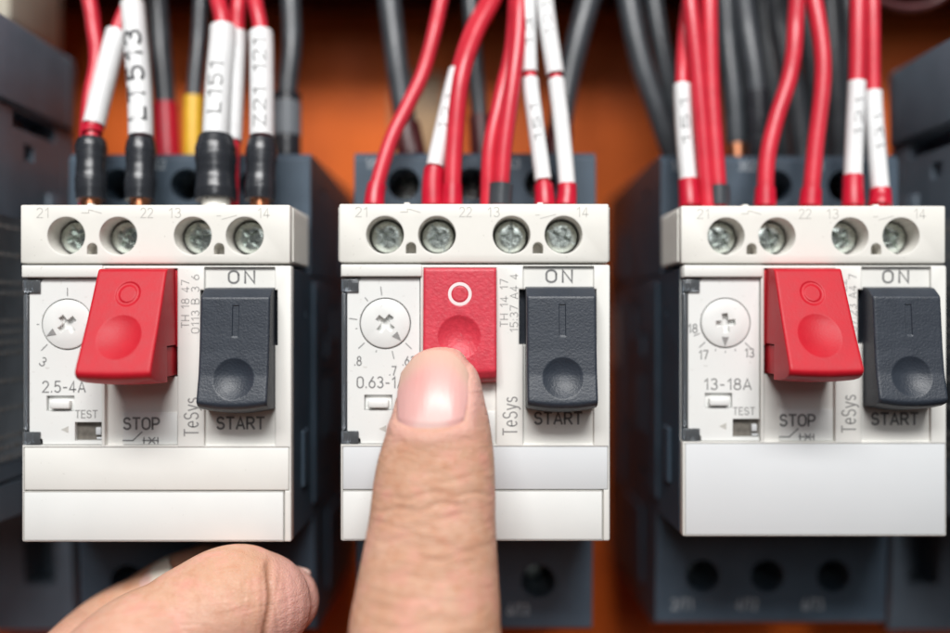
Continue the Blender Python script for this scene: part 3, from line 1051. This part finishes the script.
wire('black cable right of the bowed red wire',
     [(838, 165, 30), (835, 80, 31), (831, 0, 33), (829, -40, 34)], 2.0, 'wire_black', (), BR, into=27.0)
for lab, pp, r_ in (('rear black cable between the copper ended one and the long boot', [(748, 165, 40), (742, 80, 41), (738, 0, 43), (735, -50, 44)], 2.6),
                    ('rear black cable behind the s bent red wire', [(782, 165, 42), (770, 80, 43), (764, 0, 45), (760, -50, 46)], 2.6),
                    ('rear black cable behind the bowed red wire', [(818, 165, 42), (814, 80, 43), (808, 0, 45), (806, -50, 46)], 2.6),
                    ('rear black cable behind the sleeved wires at the right end', [(858, 165, 42), (852, 80, 43), (848, 0, 45), (846, -50, 46)], 2.6)):
    wire(lab, pp, r_, 'wire_black', (), BR, into=27.0)
wire('dull pink wire loop hanging at the top right corner',
     [(856, -40, 34), (870, -6, 34), (890, 5, 34), (912, 8, 34), (934, 3, 34), (952, -12, 34), (962, -40, 36)], 0.8, 'boot_maroon', (), None, into=False, name='wire_loop')


# ================================================================== HANDS
def skin_material():
    m = bpy.data.materials.new('skin')
    m.use_nodes = True
    nt = m.node_tree
    N, L = nt.nodes, nt.links
    p = N['Principled BSDF']
    tc = N.new('ShaderNodeTexCoord')

    def noise(scale, detail=4, stretch=None, dist=0.0):
        n = N.new('ShaderNodeTexNoise')
        n.inputs['Scale'].default_value = scale
        n.inputs['Detail'].default_value = detail
        n.inputs['Distortion'].default_value = dist
        if stretch:
            mp = N.new('ShaderNodeMapping')
            mp.inputs['Scale'].default_value = stretch
            L.new(tc.outputs['Object'], mp.inputs['Vector'])
            L.new(mp.outputs['Vector'], n.inputs['Vector'])
        else:
            L.new(tc.outputs['Object'], n.inputs['Vector'])
        return n.outputs['Fac']

    def mixc(fac, a, b):
        x = N.new('ShaderNodeMix')
        x.data_type = 'RGBA'
        for s, k in ((fac, 'Factor'), (a, 'A'), (b, 'B')):
            if isinstance(s, (tuple, float)):
                x.inputs[k].default_value = s
            else:
                L.new(s, x.inputs[k])
        return x.outputs['Result']

    def ramp(f, a, b):
        r = N.new('ShaderNodeMapRange')
        r.inputs['From Min'].default_value = a
        r.inputs['From Max'].default_value = b
        L.new(f, r.inputs['Value'])
        return r.outputs['Result']
    at = N.new('ShaderNodeAttribute')
    at.attribute_name = 'flush'          # pinker blood-filled skin (fingertip, knuckles)
    sp = N.new('ShaderNodeSeparateColor')
    L.new(at.outputs['Color'], sp.inputs['Color'])
    c = mixc(ramp(noise(130, 5), 0.35, 0.65), (0.585, 0.328, 0.213, 1), (0.66, 0.392, 0.275, 1))
    c = mixc(ramp(noise(600, 4), 0.45, 0.75), c, (0.575, 0.285, 0.175, 1))
    c = mixc(ramp(noise(260, 3), 0.5, 0.72), c, (0.68, 0.33, 0.25, 1))
    c = mixc(sp.outputs['Red'], c, (0.72, 0.40, 0.34, 1))
    c = mixc(sp.outputs['Green'], c, (0.33, 0.145, 0.08, 1))
    L.new(c, p.inputs['Base Color'])
    p.inputs['Subsurface Weight'].default_value = 0.22
    p.inputs['Subsurface Radius'].default_value = (1.0, 0.35, 0.2)
    p.inputs['Subsurface Scale'].default_value = 0.0014
    p.inputs['Roughness'].default_value = 0.46
    p.inputs['Specular IOR Level'].default_value = 0.42
    # fine cross lines, cells and pores
    b1 = N.new('ShaderNodeBump')
    b1.inputs['Distance'].default_value = 0.00042
    L.new(noise(420, 4, (0.38, 0.6, 1.7), 0.6), b1.inputs['Height'])
    v = N.new('ShaderNodeTexVoronoi')
    v.feature = 'DISTANCE_TO_EDGE'
    v.inputs['Scale'].default_value = 1700
    mp = N.new('ShaderNodeMapping')
    mp.inputs['Scale'].default_value = (0.75, 0.9, 1.25)
    L.new(tc.outputs['Object'], mp.inputs['Vector'])
    L.new(mp.outputs['Vector'], v.inputs['Vector'])
    b2 = N.new('ShaderNodeBump')
    b2.inputs['Distance'].default_value = 0.00006
    L.new(sp.outputs['Blue'], b1.inputs['Strength'])
    L.new(sp.outputs['Blue'], b2.inputs['Strength'])
    L.new(ramp(v.outputs['Distance'], 0.0, 0.18), b2.inputs['Height'])
    L.new(b1.outputs['Normal'], b2.inputs['Normal'])
    L.new(b2.outputs['Normal'], p.inputs['Normal'])
    return m


def nail_material():
    m = bpy.data.materials.new('nail')
    m.use_nodes = True
    nt = m.node_tree
    N, L = nt.nodes, nt.links
    p = N['Principled BSDF']
    at = N.new('ShaderNodeAttribute')
    at.attribute_name = 'bed'
    L.new(at.outputs['Color'], p.inputs['Base Color'])
    p.inputs['Roughness'].default_value = 0.29
    p.inputs['Specular IOR Level'].default_value = 0.42
    p.inputs['Subsurface Weight'].default_value = 0.15
    p.inputs['Subsurface Radius'].default_value = (1.0, 0.4, 0.3)
    p.inputs['Subsurface Scale'].default_value = 0.0008
    tc = N.new('ShaderNodeTexCoord')
    mp = N.new('ShaderNodeMapping')
    mp.inputs['Scale'].default_value = (1.0, 0.3, 0.05)
    n = N.new('ShaderNodeTexNoise')
    n.inputs['Scale'].default_value = 1500
    L.new(tc.outputs['Object'], mp.inputs['Vector'])
    L.new(mp.outputs['Vector'], n.inputs['Vector'])
    b = N.new('ShaderNodeBump')
    b.inputs['Distance'].default_value = 0.00006
    L.new(n.outputs['Fac'], b.inputs['Height'])
    L.new(b.outputs['Normal'], p.inputs['Normal'])
    return m


SKIN, NAIL = skin_material(), nail_material()


def loft(mb, secs, side, seg=40, tip=True, n_per=6):
    """secs: (centre, half width, half depth); side: width direction. Ends closed with domes."""
    C = [Vector(s[0]) for s in secs]
    A = [s[1] for s in secs]
    B = [s[2] for s in secs]
    path, wa, wb = [], [], []
    full = smooth_path(C, 0.7)
    # parameters along the chain by nearest control interval
    acc = [0.0]
    for a, b in zip(C[:-1], C[1:]):
        acc.append(acc[-1] + (b - a).length)
    L = [0.0]
    for a, b in zip(full[:-1], full[1:]):
        L.append(L[-1] + (b - a).length)
    k = acc[-1] / L[-1]
    for p, l in zip(full, L):
        s = l * k
        path.append(p)
        wa.append(float(np.interp(s, acc, A)))
        wb.append(float(np.interp(s, acc, B)))
    for w in (wa, wb):
        arr = np.array(w)
        for _ in range(8):
            arr[1:-1] = (arr[:-2] + 2 * arr[1:-1] + arr[2:]) / 4
        w[:] = list(arr)
    rings = []
    side = Vector(side).normalized()
    n = len(path)
    T = [(path[min(n - 1, i + 1)] - path[max(0, i - 1)]).normalized() for i in range(n)]

    def dome(i, sgn):
        out = []
        r = min(wa[i], wb[i])
        for q in (0.35, 0.6, 0.8, 0.93, 0.99):
            f = math.sqrt(1 - q * q)
            out.append((path[i] + T[i] * sgn * q * r * 0.95, T[i], wa[i] * f, wb[i] * f))
        return out
    rings += list(reversed(dome(0, -1)))
    rings += [(path[i], T[i], wa[i], wb[i]) for i in range(n)]
    rings += dome(n - 1, 1)
    V, Fc = [], []
    for (p, t, a, b) in rings:
        s = (side - t * side.dot(t)).normalized()
        d = t.cross(s)
        for k in range(seg):
            an = 2 * math.pi * k / seg
            V.append(p + s * math.cos(an) * a + d * math.sin(an) * b)
    m = len(rings)
    for i in range(m - 1):
        for k in range(seg):
            j = (k + 1) % seg
            Fc.append((i * seg + k, i * seg + j, (i + 1) * seg + j, (i + 1) * seg + k))
    Fc.append(tuple(reversed(range(seg))))
    Fc.append(tuple(range((m - 1) * seg, m * seg)))
    mb.raw(V, Fc)
    return mb


def fuse(mb, voxel, smooth_it):
    bmesh.ops.recalc_face_normals(mb.bm, faces=mb.bm.faces)
    me = bpy.data.meshes.new('tmp')
    mb.bm.to_mesh(me)
    mb.bm.free()
    o = bpy.data.objects.new('tmp', me)
    COL.objects.link(o)
    r = o.modifiers.new('r', 'REMESH')
    r.mode = 'VOXEL'
    r.voxel_size = voxel
    s = o.modifiers.new('s', 'SMOOTH')
    s.factor = 0.5
    s.iterations = smooth_it
    dg = bpy.context.evaluated_depsgraph_get()
    dg.update()
    out = bpy.data.meshes.new_from_object(o.evaluated_get(dg))
    bpy.data.objects.remove(o)
    bpy.data.meshes.remove(me)
    return out


def coords(me):
    a = np.empty(len(me.vertices) * 3)
    me.vertices.foreach_get('co', a)
    return a.reshape(-1, 3)


def normals(me):
    a = np.empty(len(me.vertices) * 3)
    me.vertices.foreach_get('normal', a)
    return a.reshape(-1, 3)


def set_hand(me, P, flush, crease, name, grain, parent=None):
    me.vertices.foreach_set('co', (P * MM).ravel())
    at = me.attributes.new('flush', 'FLOAT_COLOR', 'POINT')
    col = np.zeros((len(P), 4))
    col[:, 0] = np.clip(flush, 0, 1)
    col[:, 1] = np.clip(crease, 0, 1)
    col[:, 2] = grain
    col[:, 3] = 1
    at.data.foreach_set('color', col.ravel())
    finish(me, SKIN, 0)
    me.polygons.foreach_set('use_smooth', [True] * len(me.polygons))
    me.name = name
    return link(name, me, parent)


def sec(row, l, r, y, d):
    c = W((l + r) / 2, row, y)
    return (c, (r - l) / 2 * (CAM_D + y) / F, d)


# ---- the pointing hand (seen from the back of the index finger)
INDEX = [sec(362.5, 407.5, 467, -6.0, 2.6), sec(368, 403.8, 472, -6.4, 3.5), sec(374, 401, 476, -6.9, 4.3), sec(388, 398, 482, -7.8, 4.8), sec(405, 395, 485.5, -8.7, 5.3),
         sec(425, 390, 490.5, -9.5, 5.8), sec(450, 381.5, 494.7, -10.5, 6.4), sec(480, 374, 495.8, -11.6, 6.9), sec(520, 369.5, 495.5, -13.0, 7.3),
         sec(560, 362, 498, -14.6, 7.8), sec(600, 354, 500.5, -16.4, 8.4), sec(640, 347.5, 502, -18.4, 9.0),
         (Vector((-6.9, -23.5, -58)), 10.6, 9.8), (Vector((-5.5, -33, -74)), 9.9, 9.8), (Vector((-4, -44, -92)), 10.5, 11.5)]


BVH = {}


def bvh_of(me):
    return BVHTree.FromPolygons([v.co.copy() for v in me.vertices], [tuple(p.vertices) for p in me.polygons])


def pointing_hand():
    mb = MB()
    loft(mb, INDEX, (1, 0, 0), seg=72)
    X = (1, 0, 0)
    V = Vector
    # metacarpals and palm, below the picture
    for (m, w) in (((-4, -44, -92), (6, -66, -165)), ((16, -45, -95), (14, -67, -166)), ((34, -43, -101), (22, -67, -166)), ((50, -39, -110), (30, -65, -165))):
        loft(mb, [(V(m), 11, 11.5), (V(m).lerp(V(w), 0.5), 13, 13), (V(w), 14, 13)], X, seg=28)
    loft(mb, [(V((14, -64, -155)), 27, 17), (V((16, -76, -200)), 26, 19), (V((18, -90, -250)), 30, 24)], X, seg=36)
    for k, (x, z) in enumerate(((16, -92), (34, -98), (50, -107))):
        s = (1.0, 0.96, 0.84)[k]
        loft(mb, [(V((x, -45, z)), 10.5 * s, 11 * s), (V((x - 1, -22, z + 3)), 9.6 * s, 9.6 * s), (V((x - 1.5, -2 - 3 * k, z - 2)), 9.4 * s, 9.4 * s)], X, seg=28)
        loft(mb, [(V((x - 1.5, -2 - 3 * k, z - 2)), 9.4 * s, 9.4 * s), (V((x - 2, -4 - 3 * k, z - 22)), 8.6 * s, 8.6 * s), (V((x - 2, -18 - 3 * k, z - 31)), 7.8 * s, 7.6 * s), (V((x - 2, -31, z - 31)), 6.8 * s, 6.2 * s)], X, seg=28)
    loft(mb, [(V((-2, -62, -150)), 14, 14), (V((-16, -48, -128)), 12.5, 12.5), (V((-22, -34, -108)), 10, 10), (V((-19, -22, -92)), 9.6, 8.2), (V((-16, -14, -82)), 7.6, 6.2)], (0.8, -0.5, 0), seg=32)
    me = fuse(mb, 0.36, 6)
    P = coords(me)
    BVH['point'] = bvh_of(me)
    Nn = normals(me)
    # picture rows and widths of the finger at each vertex, to crease the skin across it
    z = P[:, 2]
    row = 316.5 - z * F / (CAM_D + P[:, 1])
    zc = np.array([s[0].z for s in INDEX])[::-1]
    xs = np.array([s[0].x for s in INDEX])[::-1]
    ws = np.array([s[1] for s in INDEX])[::-1]
    xa, wa = np.interp(z, zc, xs), np.interp(z, zc, ws)
    u = (P[:, 0] - xa) / wa
    back = np.clip(-Nn[:, 1] * 1.6, 0, 1)           # the side with the nail
    disp = np.zeros(len(P))
    crease = np.zeros(len(P))
    rnd = random.Random(5)
    lines = [(497, .17, .34, 1), (506, .20, .30, .9), (513, .10, .30, .8), (523, .11, .34, .7), (488, .08, .3, .6), (537, .15, .34, .6), (479, .06, .3, .6), (470, .05, .3, .5)]
    for k in range(11):
        lines.append((548 + k * 9 + rnd.uniform(-3, 3), rnd.uniform(.06, .13), rnd.uniform(.28, .5), rnd.uniform(.5, .9)))
    for (r0, dep, wd, ext) in lines:
        z0 = W(435, r0, -22).z + 0.0
        dors = -19.5 if r0 < 540 else -23.5
        z0 = W(435, r0, dors).z
        ph, fr, am = rnd.uniform(0, 6), rnd.uniform(1.5, 3.2), rnd.uniform(.25, .6)
        um = rnd.uniform(-.4, .4)
        ext *= 0.85
        zl = z0 + 1.3 * am * np.sin(u * fr + ph) + 0.3 * np.sin(u * 9 + ph * 2) - 1.0 * u * u
        dep *= 1.25
        g = np.exp(-((z - zl) / wd) ** 2) * np.clip(1.2 - (np.abs(u - um) / ext) ** 4, 0, 1) * back
        g2 = np.exp(-((z - zl) / (wd * 3)) ** 2) * back
        disp += -dep * g + dep * 0.28 * g2
        crease = np.maximum(crease, g * dep * 1.5)
    # nail bed pressed in, folds raised beside it
    inside, edge = nail_fields(P, Nn)
    disp += -0.28 * inside + 0.24 * edge
    flush = 0.75 * np.clip((455 - row) / 60, 0, 1) + 0.35 * edge
    tan = np.exp(-((row - 452) / 13) ** 2) * np.exp(-((u + 0.25) / 0.5) ** 2) * back * (z > -60)
    crease = np.clip(crease + 0.22 * tan, 0, 1)
    P2 = P + Nn * disp[:, None]
    o = set_hand(me, P2, flush, crease, 'hand', 1.0 - 0.45 * inside)
    tag(o, 'pointing hand, back of its index finger to the viewer, pressing the middle red button', 'hand')
    return o


NC = 431.5                  # picture column of the nail's middle


def nail_uv(P):
    """position on the nail: u across (-1..1 at the folds), v along (0 root .. 1 free edge)"""
    row = 316.5 - P[:, 2] * F / (CAM_D + P[:, 1])
    colx = 475 + P[:, 0] * F / (CAM_D + P[:, 1])
    return (colx - (NC + (410 - row) * 0.085)) / 36.0, (431.0 - row) / 76.0


def nail_fields(P, Nn):
    u, v = nail_uv(P)
    vis = (Nn[:, 1] < 0.15) & (P[:, 1] < -4) & (P[:, 2] > -60)
    vr = v - 0.10 * u * u * 1.2                       # rounded root
    inside = np.clip((1.02 - np.abs(u)) / 0.10, 0, 1) * np.clip(vr / 0.05, 0, 1) * vis
    d = np.maximum(np.abs(u) - 1.0, -vr * 1.6)
    edge = np.exp(-((d - 0.15) / 0.14) ** 2) * (d > 0) * vis * np.clip((1.0 - v) * 1.5, 0, 1)
    return inside, edge


HAND = pointing_hand()


def index_depth():
    """smooth depth of the finger's nail side over the nail (fitted to the finished finger)"""
    eye = Vector((0, -CAM_D, 0))
    rows, ys = [], []
    for v in np.linspace(0.0, 0.93, 40):
        for u in np.linspace(-0.95, 0.95, 31):
            row = 431 - 76 * v
            d = (W(NC + (410 - row) * 0.085 + u * 36, row, 0) - eye).normalized()
            hit = BVH['point'].ray_cast(eye, d)[0]
            if hit is not None and hit.y < -3:
                rows.append([1, u, u * u, u ** 3, u ** 4, v, v * v, u * v, u * u * v])
                ys.append(hit.y)
    k = np.linalg.lstsq(np.array(rows), np.array(ys), rcond=None)[0]
    return lambda u, v: float(np.dot(k, [1, u, u * u, u ** 3, u ** 4, v, v * v, u * v, u * u * v]))


def make_nail(parent):
    nu, nv = 49, 61
    depth = index_depth()
    V, Fc, colr = [], [], []
    for j in range(nv):
        v = j / (nv - 1)
        for i in range(nu):
            u = -1 + 2 * i / (nu - 1)
            # outline: rounded root, rounded free edge
            r0 = 431.0 - 76 * (0.10 * 1.2 * u * u)
            r1 = 350.0 + 23.0 * abs(u) ** 2.6
            row = r0 + (r1 - r0) * v
            hw = 36.0 * (1 - 0.06 * max(0, v - .6) / .4)
            col = NC + (410 - row) * 0.085 + u * hw * (1 - 0.10 * (1 - v) ** 3)
            uu, vv = (col - (NC + (410 - row) * 0.085)) / 36.0, (431 - row) / 76.0
            y = depth(uu, vv)
            y -= 0.26 * min(1, v / 0.10) - 0.12 - 0.16 * abs(u) ** 6 + 0.10 * v
            p = W(col, row, y)
            V.append(p)
            # nail colours: pale half moon, pink bed, greyish free edge
            pink = np.array((0.72, 0.40, 0.37))
            moon = np.array((0.78, 0.60, 0.56))
            tipc = np.array((0.66, 0.43, 0.34))
            k = 1 / (1 + math.exp((math.hypot(u * 0.85, (v - 0.02) * 2.1) - 0.42) * 16))
            e = 1 / (1 + math.exp(-(v - (0.84 - 0.16 * u * u)) * 18))
            hot = math.exp(-((u + 0.45) / 0.35) ** 2 - ((v - 0.68) / 0.16) ** 2)
            c3 = pink * (1 - k * .6) + moon * k * .6
            c3 = c3 * (1 - 0.4 * hot) + np.array((0.72, 0.30, 0.28)) * 0.4 * hot
            c3 = c3 * (1 - e) + tipc * e
            colr.append((*c3, 1))
    for j in range(nv - 1):
        for i in range(nu - 1):
            a = j * nu + i
            Fc.append((a, a + 1, a + nu + 1, a + nu))
    n0 = len(V)
    V += [Vector((p.x, p.y + 0.45, p.z)) for p in V]
    colr += colr
    for j in range(nv - 1):
        for i in range(nu - 1):
            a = n0 + j * nu + i
            Fc.append((a, a + nu, a + nu + 1, a + 1))
    rim = [i for i in range(nu)] + [j * nu + nu - 1 for j in range(1, nv)] + [(nv - 1) * nu + i for i in range(nu - 2, -1, -1)] + [j * nu for j in range(nv - 2, 0, -1)]
    for a, b in zip(rim, rim[1:] + rim[:1]):
        Fc.append((b, a, n0 + a, n0 + b))
    me = bpy.data.meshes.new('fingernail')
    me.from_pydata([tuple(v * MM) for v in V], [], Fc)
    at = me.attributes.new('bed', 'FLOAT_COLOR', 'POINT')
    at.data.foreach_set('color', np.array(colr).ravel())
    finish(me, NAIL, 60)
    return link('fingernail', me, parent)


make_nail(HAND)


# ---- the hand holding the left breaker from below
def holding_hand():
    mb = MB()
    V = Vector
    up = (0.0, 1.0, 0.0)
    thumb = [(W(284, 600, 3.5), 6.2, 6.0), (W(275, 602, 1.8), 7.4, 7.3), (W(262, 604, -1), 8.9, 8.9), (W(235, 606, -3), 10.0, 10.1),
             (W(205, 620, -4.5), 9.8, 9.8), (W(178, 636, -6), 9.6, 9.5), (W(112, 690, -12), 11.0, 10.6), (V((-70, -20, -85)), 13, 12), (V((-80, -30, -115)), 15, 13)]
    loft(mb, thumb, up, seg=56)
    index = [(W(206, 572, 14), 5.4, 5.2), (W(190, 583, 13.5), 6.6, 6.4), (W(168, 598, 13), 7.1, 6.9), (W(148, 614, 12.5), 7.6, 7.4), (W(108, 642, 10), 8.4, 8.2),
             (W(55, 700, 2), 9.2, 9.0), (V((-92, -8, -90)), 10, 10), (V((-96, -24, -120)), 12, 12)]
    loft(mb, index, up, seg=48)
    for k in range(3):
        dx, s = -10 - 14 * k, 0.98 - 0.05 * k
        loft(mb, [(V((-62 + dx, 10, -70 - 3 * k)), 6 * s, 6 * s), (V((-72 + dx, 12, -74 - 3 * k)), 8 * s, 8 * s), (V((-92 + dx, 4, -88 - 3 * k)), 9 * s, 9 * s), (V((-98 + dx, -22, -122)), 12, 12)], up, seg=28)
    loft(mb, [(V((-84, -28, -112)), 16, 14), (V((-100, -38, -150)), 30, 17), (V((-108, -52, -210)), 28, 22)], (0.95, 0.3, 0), seg=36)
    loft(mb, [(V((-120, -22, -122)), 13, 13), (V((-108, -36, -160)), 22, 16)], (0.95, 0.3, 0), seg=28)
    me = fuse(mb, 0.42, 6)
    P = coords(me)
    BVH['hold'] = bvh_of(me)
    Nn = normals(me)
    colx = 475 + P[:, 0] * F / (CAM_D + P[:, 1])
    row = 316.5 - P[:, 2] * F / (CAM_D + P[:, 1])
    front = np.clip(-Nn[:, 1] * 1.5 + 0.3, 0, 1) * (P[:, 2] > -70)
    disp = np.zeros(len(P))
    crease = np.zeros(len(P))
    rnd = random.Random(11)
    # the fold behind the thumb tip, fine lines over the joint
    for (c0, sl, dep, wd, a, b) in ((268, 0.06, .55, 3.4, 552, 660), (261, 0.10, .16, 1.8, 565, 650), (277, 0.02, .14, 1.6, 565, 640), (286, 0.0, .10, 1.6, 570, 640), (250, .16, .07, 1.6, 575, 640),
                                    (242, .2, .06, 1.6, 560, 620)):
        c = c0 - (row - 600) * sl + 2.0 * np.sin(row * 0.09 + c0)
        m_ = np.clip((row - a) / 14, 0, 1) * np.clip((b - row) / 14, 0, 1)
        g = np.exp(-((colx - c) / wd) ** 2) * m_ * front
        g2 = np.exp(-((colx - c) / (wd * 3)) ** 2) * m_ * front
        disp += -dep * g + dep * .3 * g2
        crease = np.maximum(crease, g * min(.8, dep * 1.6))
    for k in range(6):
        # arcs across the thumb's back
        cx, cy, rad = 150, 690, 70 + k * 13 + rnd.uniform(-3, 3)
        d = np.hypot(colx - cx, row - cy) - rad
        g = np.exp(-(d / 1.8) ** 2) * front * np.clip(1 - np.abs((colx - 165) / 60) ** 2, 0, 1)
        disp += -0.05 * g
        crease = np.maximum(crease, 0.08 * g)
    flush = 0.9 * np.clip((colx - 255) / 35, 0, 1) + 0.35 * np.clip((row - 590) / 50, 0, 1)
    o = set_hand(me, P + Nn * disp[:, None], flush, crease, 'hand', 0.6)
    tag(o, 'bent hand under the leftmost breaker, thumb in front of a fingertip', 'hand')
    # nails: thumb nail edge on, pale nail on the finger behind
    def plate(cpx, cpy, y, ax, w, l, nrm, name, pale=1.0, cut_=0.0):
        c, nn, _, _ = BVH['hold'].find_nearest(W(cpx, cpy, y))
        ax = Vector(ax).normalized()
        nrm = Vector(nrm) * 0.4 + nn * 0.6
        c = c + nn * 0.25
        nrm = (nrm - ax * nrm.dot(ax)).normalized()
        sd = ax.cross(nrm)
        Vv, Fc, colr = [], [], []
        n = 17
        for lay in (0, -0.5):
            for j in range(n):
                v = -1 + 2 * j / (n - 1)
                for i in range(n):
                    u = -1 + 2 * i / (n - 1)
                    rnd_ = math.sqrt(max(0, 1 - 0.55 * v * v * v * v))
                    p = c + ax * v * l / 2 + sd * u * w / 2 * rnd_ + nrm * (lay - w * 0.16 * u * u - 0.5 * v * v * 0.4)
                    Vv.append(tuple(p * MM))
                    e = 1 / (1 + math.exp(-(v - cut_) * 18))
                    e *= pale
                    colr.append((0.70 * (1 - e) + 0.80 * e, 0.44 * (1 - e) + .74 * e, 0.38 * (1 - e) + .64 * e, 1))
        for lay in (0, n * n):
            for j in range(n - 1):
                for i in range(n - 1):
                    a = lay + j * n + i
                    q = (a, a + 1, a + n + 1, a + n)
                    Fc.append(q if lay else tuple(reversed(q)))
        rim = [i for i in range(n)] + [j * n + n - 1 for j in range(1, n)] + [(n - 1) * n + i for i in range(n - 2, -1, -1)] + [j * n for j in range(n - 2, 0, -1)]
        for a, b in zip(rim, rim[1:] + rim[:1]):
            Fc.append((a, b, n * n + b, n * n + a))
        me = bpy.data.meshes.new(name)
        me.from_pydata(Vv, [], Fc)
        at = me.attributes.new('bed', 'FLOAT_COLOR', 'POINT')
        at.data.foreach_set('color', np.array(colr).ravel())
        finish(me, NAIL, 60)
        return link(name, me, o)
    plate(296, 563, 8.0, (0.85, 0.35, -0.25), 6.5, 5.0, (0.2, 0.5, 0.8), 'fingernail', 0.2)
    plate(150, 573, 9.0, (0.8, 0.1, 0.6), 7.0, 7.5, (-0.5, -0.35, 0.75), 'fingernail')
    return o


holding_hand()
